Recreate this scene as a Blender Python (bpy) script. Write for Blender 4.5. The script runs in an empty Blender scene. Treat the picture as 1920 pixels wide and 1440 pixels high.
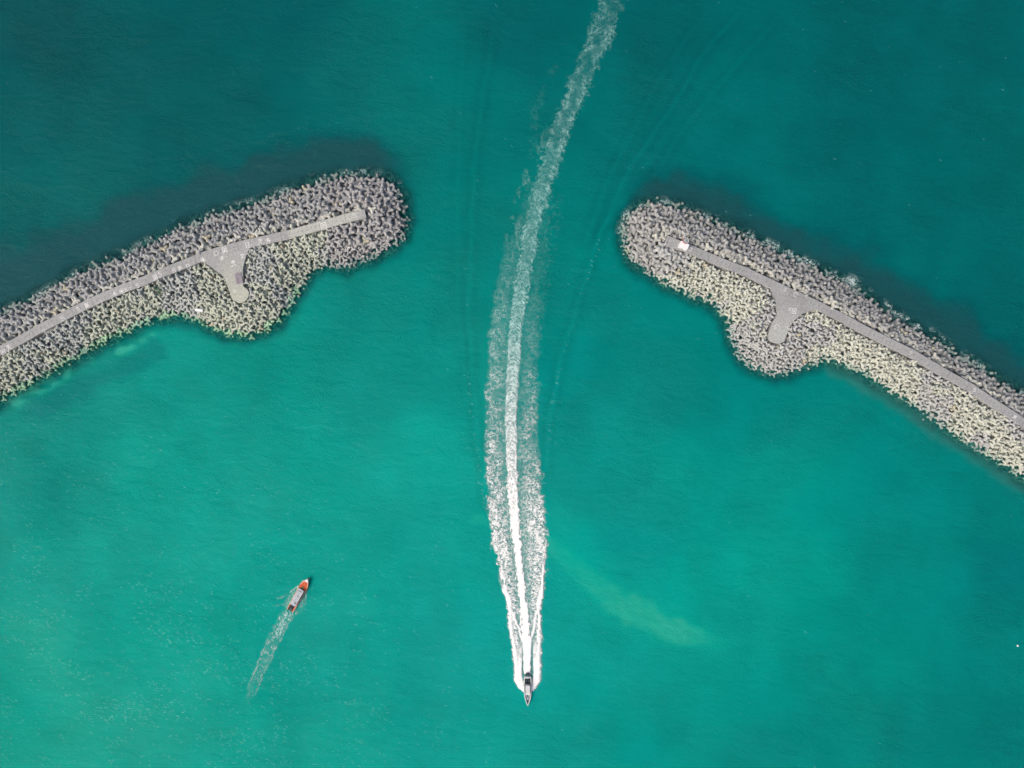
import bpy, math, random
import numpy as np
from mathutils import Matrix, Vector

# ------------------------------------------------------------------ camera, world, sun, exposure
scene = bpy.context.scene
CAMH = 320.0
cam_d = bpy.data.cameras.new("camera")
cam = bpy.data.objects.new("camera", cam_d)
scene.collection.objects.link(cam)
cam.location = (0, 0, CAMH)
cam.rotation_euler = (0, 0, 0)
cam_d.sensor_width = 36
cam_d.lens = 24
cam_d.clip_end = 20000
scene.camera = cam

SUN_EL, SUN_AZ = 43.0, 180 + 32.0          # azimuth measured counter-clockwise from +x: light comes from west-south-west
world = bpy.data.worlds.new("World")
scene.world = world
world.use_nodes = True
wn = world.node_tree
bg = wn.nodes['Background']
sky = wn.nodes.new('ShaderNodeTexSky')
sky.sky_type = 'NISHITA'
sky.sun_disc = False
sky.sun_elevation = math.radians(SUN_EL)
sky.sun_rotation = math.radians(90 - SUN_AZ)
sky.air_density = 1.0
sky.dust_density = 7.0
sky.ozone_density = 0.5
wn.links.new(sky.outputs[0], bg.inputs[0])
bg.inputs[1].default_value = 0.15
sun_d = bpy.data.lights.new("sun", 'SUN')
sun_d.energy = 1.1
sun_d.angle = math.radians(14)
sun_d.color = (1.0, 0.955, 0.90)
sun = bpy.data.objects.new("sun", sun_d)
scene.collection.objects.link(sun)
sd = Vector((math.cos(math.radians(SUN_AZ)) * math.cos(math.radians(SUN_EL)),
             math.sin(math.radians(SUN_AZ)) * math.cos(math.radians(SUN_EL)), math.sin(math.radians(SUN_EL))))
sun.rotation_euler = sd.to_track_quat('Z', 'Y').to_euler()
scene.view_settings.view_transform = 'Standard'
scene.view_settings.look = 'None'
scene.view_settings.gamma = 1
scene.view_settings.exposure = 0.02

random.seed(7)
rng = np.random.default_rng(11)
M_PX = 0.25
# ------------------------------------------------------------------ helpers
def W(px, py, z=0.0):
    k = (CAMH - z) / CAMH * M_PX
    return ((px - 960) * k, (720 - py) * k)

def srgb(c):
    c = np.asarray(c, float) / 255.0
    return np.where(c <= 0.04045, c / 12.92, ((c + 0.055) / 1.055) ** 2.4)

_tabs = {}
def vnoise(x, y, seed=0):
    if seed not in _tabs:
        _tabs[seed] = np.random.default_rng(1000 + seed).random((256, 256))
    T = _tabs[seed]
    xi = np.floor(x).astype(int); yi = np.floor(y).astype(int)
    fx = x - xi; fy = y - yi
    fx = fx * fx * fx * (fx * (fx * 6 - 15) + 10); fy = fy * fy * fy * (fy * (fy * 6 - 15) + 10)
    x0 = xi & 255; x1 = (xi + 1) & 255; y0 = yi & 255; y1 = (yi + 1) & 255
    return (T[y0, x0] * (1 - fx) + T[y0, x1] * fx) * (1 - fy) + (T[y1, x0] * (1 - fx) + T[y1, x1] * fx) * fy

def fbm(x, y, seed=0, octv=4, gain=0.5):
    s = 0; a = 1; t = 0
    for i in range(octv):
        s = s + a * vnoise(x * 2 ** i + 13.7 * i, y * 2 ** i + 7.1 * i, seed + i)
        t += a; a *= gain
    return s / t

def ridge(x, y, seed=0, sharp=2.0, k=7.0):
    return np.clip(np.maximum(_rg(x, y, seed, k), .85 * _rg(x * 1.13 + 5.2, y * 1.13 + 9.7, seed + 5, k)), 0, 1) ** sharp

def _rg(x, y, seed, k):
    wx = (fbm(x * .7, y * .7, seed + 20, 2) - .5) * 1.6
    wy = (fbm(x * .7, y * .7, seed + 30, 2) - .5) * 1.6
    n = fbm(x + wx, y + wy, seed, 2)
    return np.clip(1 - np.abs(n - .5) * k, 0, 1)

def sstep(a, b, x):
    t = np.clip((x - a) / (b - a), 0, 1)
    return t * t * (3 - 2 * t)

def seg_dist(X, Y, pts, closed=False):
    """distance to a polyline, and the parameter (index) of the nearest point"""
    best = np.full(X.shape, 1e18); par = np.zeros(X.shape)
    n = len(pts)
    for i in range(n if closed else n - 1):
        ax, ay = pts[i][:2]; bx, by = pts[(i + 1) % n][:2]
        dx, dy = bx - ax, by - ay
        t = np.clip(((X - ax) * dx + (Y - ay) * dy) / (dx * dx + dy * dy), 0, 1)
        d = (X - ax - t * dx) ** 2 + (Y - ay - t * dy) ** 2
        m = d < best
        best = np.where(m, d, best); par = np.where(m, i + t, par)
    return np.sqrt(best), par

def inside(X, Y, pts):
    c = np.zeros(X.shape, bool); n = len(pts)
    for i in range(n):
        ax, ay = pts[i][:2]; bx, by = pts[(i + 1) % n][:2]
        if ay == by: continue
        cond = ((ay > Y) != (by > Y)) & (X < (bx - ax) * (Y - ay) / (by - ay) + ax)
        c ^= cond
    return c

def sdist(X, Y, pts):
    d, _ = seg_dist(X, Y, pts, True)
    return np.where(inside(X, Y, pts), d, -d)

def new_mesh(name, V, F, smooth=False, col=None, alpha=None, extra=None):
    me = bpy.data.meshes.new(name)
    V = np.asarray(V, np.float32)
    if isinstance(F, np.ndarray):
        nf, k = F.shape
        me.vertices.add(len(V)); me.vertices.foreach_set('co', V.ravel())
        me.loops.add(nf * k); me.loops.foreach_set('vertex_index', F.astype(np.int32).ravel())
        me.polygons.add(nf)
        me.polygons.foreach_set('loop_start', np.arange(0, nf * k, k, dtype=np.int32))
        me.polygons.foreach_set('loop_total', np.full(nf, k, np.int32))
    else:
        me.from_pydata([tuple(map(float, v)) for v in V], [], [tuple(f) for f in F])
    if smooth:
        me.polygons.foreach_set('use_smooth', np.ones(len(me.polygons), bool))
    if col is not None:
        a = me.attributes.new('Col', 'FLOAT_COLOR', 'POINT')
        c = np.ones((len(V), 4), np.float32); c[:, :3] = col
        if alpha is not None: c[:, 3] = alpha
        a.data.foreach_set('color', c.ravel())
    for k_, v_ in (extra or {}).items():
        a = me.attributes.new(k_, 'FLOAT', 'POINT')
        a.data.foreach_set('value', np.asarray(v_, np.float32))
    me.update(calc_edges=True)
    me.validate()
    return me

def link(name, me, mat=None, parent=None, label=None, cat=None, group=None, kind=None, loc=None):
    o = bpy.data.objects.new(name, me)
    scene.collection.objects.link(o)
    if mat is not None: me.materials.append(mat)
    if parent is not None: o.parent = parent
    if loc is not None: o.location = loc
    if label: o['label'] = label
    if cat: o['category'] = cat
    if group: o['group'] = group
    if kind: o['kind'] = kind
    return o

def thing(name, loc, rz, label, cat, group=None):
    return_o = bpy.data.objects.new(name, None)
    scene.collection.objects.link(return_o)
    return_o.location = loc; return_o.rotation_euler = (0, 0, rz)
    return_o.empty_display_size = 0.5
    return_o['label'] = label; return_o['category'] = cat
    if group: return_o['group'] = group
    return return_o

class MB:
    """collects vertices and faces for ONE mesh"""
    def __init__(s): s.v = []; s.f = []
    def add(s, V, F):
        b = len(s.v); s.v += [tuple(v) for v in V]; s.f += [tuple(i + b for i in f) for f in F]; return s
    def box(s, x0, x1, y0, y1, z0, z1, bev=0.0):
        b = min(bev, (x1 - x0) / 3, (y1 - y0) / 3, (z1 - z0) / 2)
        if b <= 0:
            V = [(x, y, z) for z in (z0, z1) for x, y in ((x0, y0), (x1, y0), (x1, y1), (x0, y1))]
            return s.add(V, [(3, 2, 1, 0), (4, 5, 6, 7), (0, 1, 5, 4), (1, 2, 6, 5), (2, 3, 7, 6), (3, 0, 4, 7)])
        o = lambda e: [(x0 + e + b, y0 + e), (x1 - e - b, y0 + e), (x1 - e, y0 + e + b), (x1 - e, y1 - e - b),
                       (x1 - e - b, y1 - e), (x0 + e + b, y1 - e), (x0 + e, y1 - e - b), (x0 + e, y0 + e + b)]
        V = [(x, y, z0) for x, y in o(0)] + [(x, y, z1 - b) for x, y in o(0)] + [(x, y, z1) for x, y in o(b * .7)]
        F = [tuple(range(7, -1, -1)), tuple(range(16, 24))]
        for r in (0, 8):
            for i in range(8): F.append((r + i, r + (i + 1) % 8, r + 8 + (i + 1) % 8, r + 8 + i))
        return s.add(V, F)
    def lathe(s, prof, n=16, c=(0, 0), cap=True):
        V = []; F = []
        for r, z in prof:
            for i in range(n):
                a = 2 * math.pi * i / n
                V.append((c[0] + r * math.cos(a), c[1] + r * math.sin(a), z))
        for k in range(len(prof) - 1):
            for i in range(n):
                j = (i + 1) % n
                F.append((k * n + i, k * n + j, (k + 1) * n + j, (k + 1) * n + i))
        if cap:
            F.append(tuple(range(n - 1, -1, -1))); F.append(tuple(range((len(prof) - 1) * n, len(prof) * n)))
        return s.add(V, F)
    def prism(s, pts, z0, z1):
        n = len(pts)
        ar = sum(pts[i][0] * pts[(i + 1) % n][1] - pts[(i + 1) % n][0] * pts[i][1] for i in range(n))
        if ar < 0: pts = pts[::-1]
        V = [(x, y, z0) for x, y in pts] + [(x, y, z1) for x, y in pts]
        F = [tuple(range(n - 1, -1, -1)), tuple(range(n, 2 * n))]
        for i in range(n): F.append((i, (i + 1) % n, n + (i + 1) % n, n + i))
        return s.add(V, F)
    def tube(s, pts, r, n=6, closed=False):
        V = []; F = []; m = len(pts)
        P = [Vector(p) for p in pts]
        for i, p in enumerate(P):
            a = P[(i - 1) % m] if (closed or i) else p; b = P[(i + 1) % m] if (closed or i < m - 1) else p
            t = (b - a).normalized()
            u = t.orthogonal() if abs(t.z) > .9 else t.cross(Vector((0, 0, 1)))
            u.normalize(); w = t.cross(u)
            for k in range(n):
                an = 2 * math.pi * k / n
                V.append(p + u * (r * math.cos(an)) + w * (r * math.sin(an)))
        for i in range(m if closed else m - 1):
            j = (i + 1) % m
            for k in range(n):
                F.append((i * n + k, i * n + (k + 1) % n, j * n + (k + 1) % n, j * n + k))
        if not closed:
            F.append(tuple(range(n - 1, -1, -1))); F.append(tuple(range((m - 1) * n, m * n)))
        return s.add(V, F)
    def build(s, name, mat, parent=None, smooth=False, **kw):
        return link(name, new_mesh(name, s.v, s.f, smooth), mat, parent, **kw)

# ------------------------------------------------------------------ materials
def mat_new(name):
    m = bpy.data.materials.new(name); m.use_nodes = True
    return m, m.node_tree, m.node_tree.nodes['Principled BSDF']

def mat_plain(name, col, rough=0.6, spec=0.4, var=0.12, scale=3.0, metal=0.0):
    """procedural paint / plastic / timber with a little worn mottling"""
    m, nt, p = mat_new(name)
    tc = nt.nodes.new('ShaderNodeTexCoord')
    no = nt.nodes.new('ShaderNodeTexNoise'); no.inputs['Scale'].default_value = scale; no.inputs['Detail'].default_value = 5
    nt.links.new(tc.outputs['Object'], no.inputs['Vector'])
    r = nt.nodes.new('ShaderNodeValToRGB')
    c = np.array(col[:3])
    r.color_ramp.elements[0].position = .3; r.color_ramp.elements[1].position = .7
    r.color_ramp.elements[0].color = (*(c * (1 - var)), 1); r.color_ramp.elements[1].color = (*np.clip(c * (1 + var), 0, 1), 1)
    nt.links.new(no.outputs['Fac'], r.inputs['Fac']); nt.links.new(r.outputs['Color'], p.inputs['Base Color'])
    p.inputs['Roughness'].default_value = rough; p.inputs['Specular IOR Level'].default_value = spec
    p.inputs['Metallic'].default_value = metal
    return m

def mat_concrete(name, zwet=True):
    m, nt, p = mat_new(name)
    L = nt.links.new
    geo = nt.nodes.new('ShaderNodeNewGeometry')
    at = nt.nodes.new('ShaderNodeAttribute'); at.attribute_name = 'Col'
    n1 = nt.nodes.new('ShaderNodeTexNoise'); n1.inputs['Scale'].default_value = 1.1; n1.inputs['Detail'].default_value = 6; n1.inputs['Roughness'].default_value = .65
    L(geo.outputs['Position'], n1.inputs['Vector'])
    mr = nt.nodes.new('ShaderNodeMapRange'); mr.inputs[1].default_value = .3; mr.inputs[2].default_value = .7
    mr.inputs[3].default_value = .74; mr.inputs[4].default_value = 1.22
    L(n1.outputs['Fac'], mr.inputs[0])
    mul = nt.nodes.new('ShaderNodeVectorMath'); mul.operation = 'SCALE'
    L(at.outputs['Color'], mul.inputs[0]); L(mr.outputs[0], mul.inputs['Scale'])
    last = mul.outputs[0]
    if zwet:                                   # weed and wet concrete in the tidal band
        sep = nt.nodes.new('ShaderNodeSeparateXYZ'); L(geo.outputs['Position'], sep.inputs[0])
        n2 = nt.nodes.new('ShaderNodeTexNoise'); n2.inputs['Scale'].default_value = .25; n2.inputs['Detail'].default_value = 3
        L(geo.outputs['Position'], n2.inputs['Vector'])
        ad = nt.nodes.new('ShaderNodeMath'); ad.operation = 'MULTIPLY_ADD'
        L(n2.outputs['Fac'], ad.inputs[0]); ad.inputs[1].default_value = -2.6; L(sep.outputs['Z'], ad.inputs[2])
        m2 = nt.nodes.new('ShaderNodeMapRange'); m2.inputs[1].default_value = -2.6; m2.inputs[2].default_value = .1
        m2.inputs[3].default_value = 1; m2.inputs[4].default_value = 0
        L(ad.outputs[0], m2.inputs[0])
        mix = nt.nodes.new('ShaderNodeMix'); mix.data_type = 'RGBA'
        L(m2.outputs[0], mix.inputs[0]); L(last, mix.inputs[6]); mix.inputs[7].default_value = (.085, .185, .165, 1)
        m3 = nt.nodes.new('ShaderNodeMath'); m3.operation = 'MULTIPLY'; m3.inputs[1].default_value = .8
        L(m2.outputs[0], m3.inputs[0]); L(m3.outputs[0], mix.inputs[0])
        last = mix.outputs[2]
    L(last, p.inputs['Base Color'])
    p.inputs['Roughness'].default_value = .85; p.inputs['Specular IOR Level'].default_value = .25
    bu = nt.nodes.new('ShaderNodeBump'); bu.inputs['Strength'].default_value = .35; bu.inputs['Distance'].default_value = .12
    n3 = nt.nodes.new('ShaderNodeTexNoise'); n3.inputs['Scale'].default_value = 3.5; n3.inputs['Detail'].default_value = 4
    L(geo.outputs['Position'], n3.inputs['Vector']); L(n3.outputs['Fac'], bu.inputs['Height']); L(bu.outputs[0], p.inputs['Normal'])
    return m

def mat_water():
    m, nt, p = mat_new('sea_water')
    L = nt.links.new
    geo = nt.nodes.new('ShaderNodeNewGeometry')
    at = nt.nodes.new('ShaderNodeAttribute'); at.attribute_name = 'Col'
    L(at.outputs['Color'], p.inputs['Base Color'])
    p.inputs['Roughness'].default_value = .05
    p.inputs['IOR'].default_value = 1.33
    p.inputs['Specular IOR Level'].default_value = .07
    # wind ripples: stretched along the crests, several sizes
    def ripple(scale, stretch, ang, det, rough=.6):
        mp = nt.nodes.new('ShaderNodeMapping'); mp.inputs['Rotation'].default_value = (0, 0, math.radians(ang))
        mp.inputs['Scale'].default_value = (scale, scale * stretch, scale)
        L(geo.outputs['Position'], mp.inputs['Vector'])
        n = nt.nodes.new('ShaderNodeTexNoise'); n.inputs['Scale'].default_value = 1; n.inputs['Detail'].default_value = det
        n.inputs['Roughness'].default_value = rough; n.inputs['Distortion'].default_value = .4
        L(mp.outputs[0], n.inputs['Vector']); return n.outputs['Fac']
    a = ripple(1.0, 2.2, 28, 5, .68)
    b = ripple(.08, 2.0, 34, 3)
    ad = nt.nodes.new('ShaderNodeMath'); ad.operation = 'MULTIPLY_ADD'
    L(b, ad.inputs[0]); ad.inputs[1].default_value = 1.9; L(a, ad.inputs[2])
    gust = nt.nodes.new('ShaderNodeTexNoise'); gust.inputs['Scale'].default_value = .022; gust.inputs['Detail'].default_value = 4
    L(geo.outputs['Position'], gust.inputs['Vector'])
    gm = nt.nodes.new('ShaderNodeMapRange'); gm.inputs[1].default_value = .35; gm.inputs[2].default_value = .68
    gm.inputs[3].default_value = .3; gm.inputs[4].default_value = .62
    L(gust.outputs['Fac'], gm.inputs[0])
    bu = nt.nodes.new('ShaderNodeBump'); bu.inputs['Distance'].default_value = 1.0
    L(gm.outputs[0], bu.inputs['Strength'])
    L(ad.outputs[0], bu.inputs['Height']); L(bu.outputs[0], p.inputs['Normal'])
    tr = nt.nodes.new('ShaderNodeBsdfTransparent'); tr.inputs[0].default_value = (.55, .84, .80, 1)
    cl = nt.nodes.new('ShaderNodeAttribute'); cl.attribute_name = 'clear'
    mx = nt.nodes.new('ShaderNodeMixShader')
    L(cl.outputs['Fac'], mx.inputs[0]); L(p.outputs[0], mx.inputs[1]); L(tr.outputs[0], mx.inputs[2])
    L(mx.outputs[0], nt.nodes['Material Output'].inputs['Surface'])
    return m

def mat_foam():
    m, nt, p = mat_new('sea_foam')
    L = nt.links.new
    at = nt.nodes.new('ShaderNodeAttribute'); at.attribute_name = 'Col'
    L(at.outputs['Color'], p.inputs['Base Color'])
    p.inputs['Roughness'].default_value = .8; p.inputs['Specular IOR Level'].default_value = .15
    tr = nt.nodes.new('ShaderNodeBsdfTransparent')
    mx = nt.nodes.new('ShaderNodeMixShader')
    L(at.outputs['Alpha'], mx.inputs[0]); L(tr.outputs[0], mx.inputs[1]); L(p.outputs[0], mx.inputs[2])
    L(mx.outputs[0], nt.nodes['Material Output'].inputs['Surface'])
    return m

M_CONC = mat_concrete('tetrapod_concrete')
M_WALK = mat_concrete('walkway_concrete', False)
M_WATER = mat_water()
M_FOAM = mat_foam()
M_WHITE = mat_plain('white_gelcoat', (.82, .83, .84), .35, .5, .04)
M_WHITE_D = mat_plain('weathered_white_paint', (.70, .71, .72), .6, .3, .10, 1.5)
M_PALE = mat_plain('pale_grey_canvas', (.42, .47, .50), .8, .2, .15, 2)
M_DARK = mat_plain('dark_deck_mat', (.035, .05, .06), .7, .3, .25, 2)
M_BLACK = mat_plain('black_plastic', (.015, .018, .02), .35, .5, .2)
M_ORANGE = mat_plain('orange_deck_paint', (.60, .10, .035), .6, .3, .16, 1.2)
M_CREAM = mat_plain('cream_hull_paint', (.62, .40, .28), .5, .4, .15, 1.2)
M_GREEN = mat_plain('olive_hatch_paint', (.22, .26, .13), .7, .2, .2)
M_RED = mat_plain('red_beacon_paint', (.50, .04, .05), .5, .4, .15)
M_GLASS = mat_plain('dark_window_glass', (.02, .035, .045), .1, .6, .1)
M_MARK = mat_plain('white_painted_lettering', (.74, .74, .73), .8, .1, .22, 1.1)
M_JOINT = mat_plain('dark_joint_filler', (.07, .075, .08), .9, .1, .3, 2)
M_PLANK = mat_plain('grey_violet_planks', (.34, .31, .35), .9, .1, .22, 1.3)
M_LEAF = mat_plain('shrub_leaves', (.035, .15, .07), .8, .2, .4, 2)
M_TRUNK = mat_plain('shrub_stem', (.10, .07, .05), .9, .1, .3, 2)
M_ROCK = mat_plain('rubble_core_stone', (.12, .14, .14), .95, .1, .4, .8)

# ------------------------------------------------------------------ traced layout (photo pixels, unprojected to metres)
LEFT = [(-160,690),(-60,622),(0,583),(60,560),(100,535),(150,510),(215,483),(270,458),(330,430),(385,407),(440,392),(480,380),(530,360),
        (590,340),(640,327),(690,326),(735,338),(758,370),(766,410),(760,446),(735,466),(700,484),(650,505),(610,500),(585,515),
        (562,545),(545,580),(520,608),(495,626),(460,634),(430,630),(400,620),(370,603),(330,594),(290,603),(250,618),(210,638),
        (160,663),(110,693),(60,722),(0,754),(-60,790),(-160,850)]
RIGHT = [(2080,850),(1980,782),(1920,738),(1850,697),(1800,665),(1760,640),(1700,605),(1650,570),(1600,537),(1560,515),(1500,488),
         (1450,464),(1400,440),(1360,420),(1310,398),(1270,384),(1230,377),(1195,386),(1175,405),(1165,432),(1167,462),(1182,490),
         (1210,513),(1250,538),(1300,558),(1342,575),(1360,600),(1370,640),(1386,672),(1410,692),(1445,704),(1480,700),(1510,690),
         (1545,677),(1580,684),(1620,704),(1670,734),(1720,769),(1770,804),(1830,844),(1900,886),(1980,940),(2080,1005)]
LW = [W(*p) for p in LEFT]; RW = [W(*p) for p in RIGHT]
ZW = 5.6                                     # top of the walkways
LWALK = [(-160,748),(-60,690),(0,657),(40,636),(80,613),(117,594),(150,577),(190,558),(230,541),(270,526),(310,509),(350,493),
         (385,479),(420,468),(460,458),(500,449),(540,440),(600,423),(645,410),(685,400)]
RWALK = [(1249,449),(1290,466),(1320,478),(1350,491),(1400,510),(1437,528),(1476,546),(1526,569),(1580,596),(1620,618),(1665,641),
         (1712,664),(1765,696),(1822,728),(1854,750),(1917,791),(1980,830),(2080,895)]
LSPUR = [(375,486),(400,504),(416,516),(421,523),(428,540),(433,555),(436,563),(447,568),(455,567),(461,563),(466,555),(467,548),
         (462,541),(456,537),(455,520),(455,505),(457,495),(461,481),(467,467),(480,455),(420,460)]
RSPUR = [(1443,537),(1452,556),(1457,574),(1457,592),(1449,603),(1441,627),(1443,638),(1451,643),(1460,645),(1470,641),(1474,631),
         (1479,617),(1487,603),(1504,589),(1523,582),(1545,582),(1500,556)]
LWALKW = [W(x, y, ZW) for x, y in LWALK]; RWALKW = [W(x, y, ZW) for x, y in RWALK]
LSPURW = [W(x, y, ZW) for x, y in LSPUR]; RSPURW = [W(x, y, ZW) for x, y in RSPUR]
HW = 2.05                                    # walkway half width

# ------------------------------------------------------------------ water
def water_colour(px, py):
    ctl = [(50,50,18,86,92),(300,50,10,92,97),(550,50,4,96,101),(800,50,0,110,110),(960,40,4,100,104),(1250,50,4,98,102),(1400,50,4,104,107),
           (1650,50,10,98,102),(1870,50,7,99,103),(50,250,0,94,98),(300,230,4,93,97),(480,200,4,95,99),(620,180,0,106,108),(800,220,0,116,115),
           (960,230,0,114,114),(1120,230,0,110,111),(1350,230,0,110,112),(1600,230,10,101,105),(1870,250,5,102,104),
           (50,380,0,101,103),(850,380,0,121,118),(950,400,0,123,120),(1110,400,0,117,116),(1300,330,5,107,110),(1600,380,5,104,107),
           (1870,400,5,104,106),(850,520,0,129,123),(1090,520,0,124,120),(700,560,0,131,124),(1880,560,3,102,104),
           (100,700,0,131,121),(300,700,0,142,131),(500,700,0,140,129),(700,700,0,137,128),(850,700,0,139,130),(1080,700,0,131,126),
           (1300,700,0,127,122),(1500,760,0,124,119),(50,860,0,133,123),(300,880,0,147,134),(600,900,0,149,136),(800,880,0,154,141),(1100,880,0,138,131),
           (1300,900,0,140,131),(1480,900,0,141,131),(1700,920,0,131,125),(1880,940,0,122,117),(100,1050,0,149,136),(350,1050,0,151,138),
           (600,1050,0,149,137),(850,1050,0,149,139),(1090,1040,0,149,139),(1200,1000,0,141,134),(1300,1080,0,150,138),(1470,1060,0,146,133),
           (1700,1050,0,131,124),(1890,1060,0,116,115),(100,1250,0,153,137),(350,1250,0,152,137),(600,1250,0,148,137),(850,1230,0,148,140),
           (1100,1230,0,149,140),(1350,1250,0,142,132),(1600,1250,0,134,124),(1860,1230,0,123,118),(100,1420,0,151,135),(350,1420,0,151,136),
           (600,1420,0,149,136),(850,1420,0,147,137),(1200,1420,0,140,131),(1500,1420,0,130,123),(1860,1420,0,119,114)]
    wx = px + (fbm(px / 170, py / 170, 3, 3) - .5) * 110
    wy = py + (fbm(px / 170, py / 170, 5, 3) - .5) * 110
    acc = np.zeros(px.shape + (3,)); ws = np.zeros(px.shape)
    for x, y, r, g, b in ctl:
        w = 1.0 / ((wx - x) ** 2 + (wy - y) ** 2 + 45 ** 2) ** 1.9
        acc += w[..., None] * np.array([r, g, b], float); ws += w
    c = acc / ws[..., None]
    c = c - np.array([0, 3.0, 5.0]) * (1 - sstep(350, 800, py))[..., None] - np.array([0, 1.0, 2.5])
    def mixc(c, col, f): return c * (1 - f[..., None]) + np.array(col, float) * f[..., None]
    # cloudy mottling of the suspended silt
    c *= (1 + (fbm(px / 60, py / 60, 8, 4) - .5) * .10)[..., None]
    # dark submerged toe of the breakwaters on the seaward side
    for poly, walk, s in ((LEFT, LWALK, 0), (RIGHT, RWALK, 1)):
        d = -sdist(px, py, poly)
        yc = np.interp(px, [p[0] for p in walk], [p[1] for p in walk])
        sea = sstep(-20, 40, yc - py)
        n = (fbm(px / 55, py / 55, 31 + s, 4) - .5)
        if s == 0:
            ends = 1 - sstep(700, 800, px)
            wdt = np.interp(px, [0, 240, 430, 600, 690, 800], [140, 112, 100, 94, 84, 40])
            f = (1 - sstep(wdt * .55, wdt * 1.2, d + n * 70)) * sea * ends
        else:
            ends = sstep(1120, 1230, px)
            wdt = np.interp(px, [1170, 1300, 1420, 1500, 1700, 1920], [30, 70, 78, 58, 74, 70])
            f = (1 - sstep(wdt * .35, wdt * 1.5, d + n * 70)) * sea * ends
        c = mixc(c, (30, 80, 84), f)
        n3 = fbm(px / 22, py / 22, 41 + s, 3) - .5
        g = (1 - sstep(2, 24, d + n3 * 26)) * .5
        c = mixc(c, (40, 92, 94), g)
    # pale shallow patches along the inner shore, left
    dl, _ = seg_dist(px, py, [(-20, 782), (60, 738), (150, 690), (230, 655), (300, 618)])
    f = (1 - sstep(3, 17, dl)) * sstep(.42, .6, fbm(px / 40, py / 22, 51, 3)) * .75
    c = mixc(c, (62, 170, 145), f)
    dl, _ = seg_dist(px, py, [(60, 770), (150, 725), (230, 690), (290, 655)])
    c = mixc(c, (0, 112, 110), (1 - sstep(4, 30, dl + (fbm(px / 30, py / 30, 52, 3) - .5) * 40)) * .5)
    # brownish toe along the inner shore, right
    dl, _ = seg_dist(px, py, [(1560, 690), (1640, 735), (1720, 785), (1800, 838), (1900, 905), (2000, 970)])
    c = mixc(c, (58, 118, 110), (1 - sstep(2, 26, dl + (fbm(px / 30, py / 30, 55, 3) - .5) * 20)) * .7)
    # silt plume
    pl = [(890, 972), (960, 985), (1030, 1020), (1075, 1060), (1130, 1108), (1185, 1148), (1240, 1174), (1290, 1190), (1345, 1203), (1400, 1210)]
    hw = [10, 8, 13, 21, 26, 31, 30, 25, 14, 3]
    st = [.3, .3, .55, .55, .75, .9, 1, 1, .5, .0]
    dl, pr = seg_dist(px, py, pl)
    w = np.interp(pr, range(10), hw); s_ = np.interp(pr, range(10), st)
    f = (1 - sstep(.35, 1.45, dl / w + (fbm(px / 26, py / 26, 61, 4) - .5) * 1.0)) * s_ * .95
    c = mixc(c, (88, 176, 144), f * (.72 + .6 * (fbm((px + py) / 30, (px - py) / 9, 68, 3) - .25)))
    c = mixc(c, (0, 158, 143), (1 - sstep(0, 95, dl)) * .45 * (s_ > 0) * sstep(1000, 1060, px) * (1 - sstep(1330, 1420, px)))
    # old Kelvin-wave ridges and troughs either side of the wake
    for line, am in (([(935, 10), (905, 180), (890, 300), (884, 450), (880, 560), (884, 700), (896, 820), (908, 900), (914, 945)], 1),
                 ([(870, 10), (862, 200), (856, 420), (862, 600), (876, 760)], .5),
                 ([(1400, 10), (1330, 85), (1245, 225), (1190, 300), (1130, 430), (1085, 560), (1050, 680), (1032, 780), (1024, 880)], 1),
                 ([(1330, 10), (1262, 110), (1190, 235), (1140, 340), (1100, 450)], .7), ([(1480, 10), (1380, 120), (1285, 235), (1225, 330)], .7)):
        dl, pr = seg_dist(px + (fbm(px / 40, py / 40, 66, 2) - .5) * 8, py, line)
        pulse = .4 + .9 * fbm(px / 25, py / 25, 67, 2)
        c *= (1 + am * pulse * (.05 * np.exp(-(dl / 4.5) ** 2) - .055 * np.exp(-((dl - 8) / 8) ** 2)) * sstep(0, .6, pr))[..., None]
    # slightly milky water beside the fresh wake
    dl, _ = seg_dist(px, py, [(985, 1270), (985, 1100)])
    c = mixc(c, (30, 155, 148), np.exp(-(dl / 55) ** 2) * .45)
    return np.clip(c, 0, 255)

GAIN = np.array([1.0, 1.0, .95])
def to_albedo(c):
    return np.clip(srgb(c) / GAIN - np.array([.004, .006, .007]), .0005, .95)

def build_water():
    fx = np.arange(-262, 262.1, 1.0); fy = np.arange(-202, 202.1, 1.0)
    far = np.array([300, 400, 600, 1000, 2000, 5000.])
    xs = np.concatenate([-far[::-1], fx, far]); ys = np.concatenate([-far[::-1], fy, far])
    X, Y = np.meshgrid(xs, ys)
    px = np.clip(X / M_PX + 960, -80, 2000); py = np.clip(720 - Y / M_PX, -80, 1520)
    col = to_albedo(water_colour(px, py))
    d = np.maximum(sdist(X, Y, LW), sdist(X, Y, RW))
    n = (fbm(X / 7, Y / 7, 71, 3) - .5) * 3.5
    clear = .64 * sstep(-6.5, 1.0, d + n)
    nx, ny = len(xs), len(ys)
    idx = np.arange(nx * ny).reshape(ny, nx)
    F = np.stack([idx[:-1, :-1], idx[:-1, 1:], idx[1:, 1:], idx[1:, :-1]], -1).reshape(-1, 4)
    V = np.stack([X, Y, np.zeros_like(X)], -1).reshape(-1, 3)
    me = new_mesh('water', V, F, True, col.reshape(-1, 3), None, {'clear': clear.ravel()})
    link('water', me, M_WATER, kind='structure')
build_water()

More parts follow.
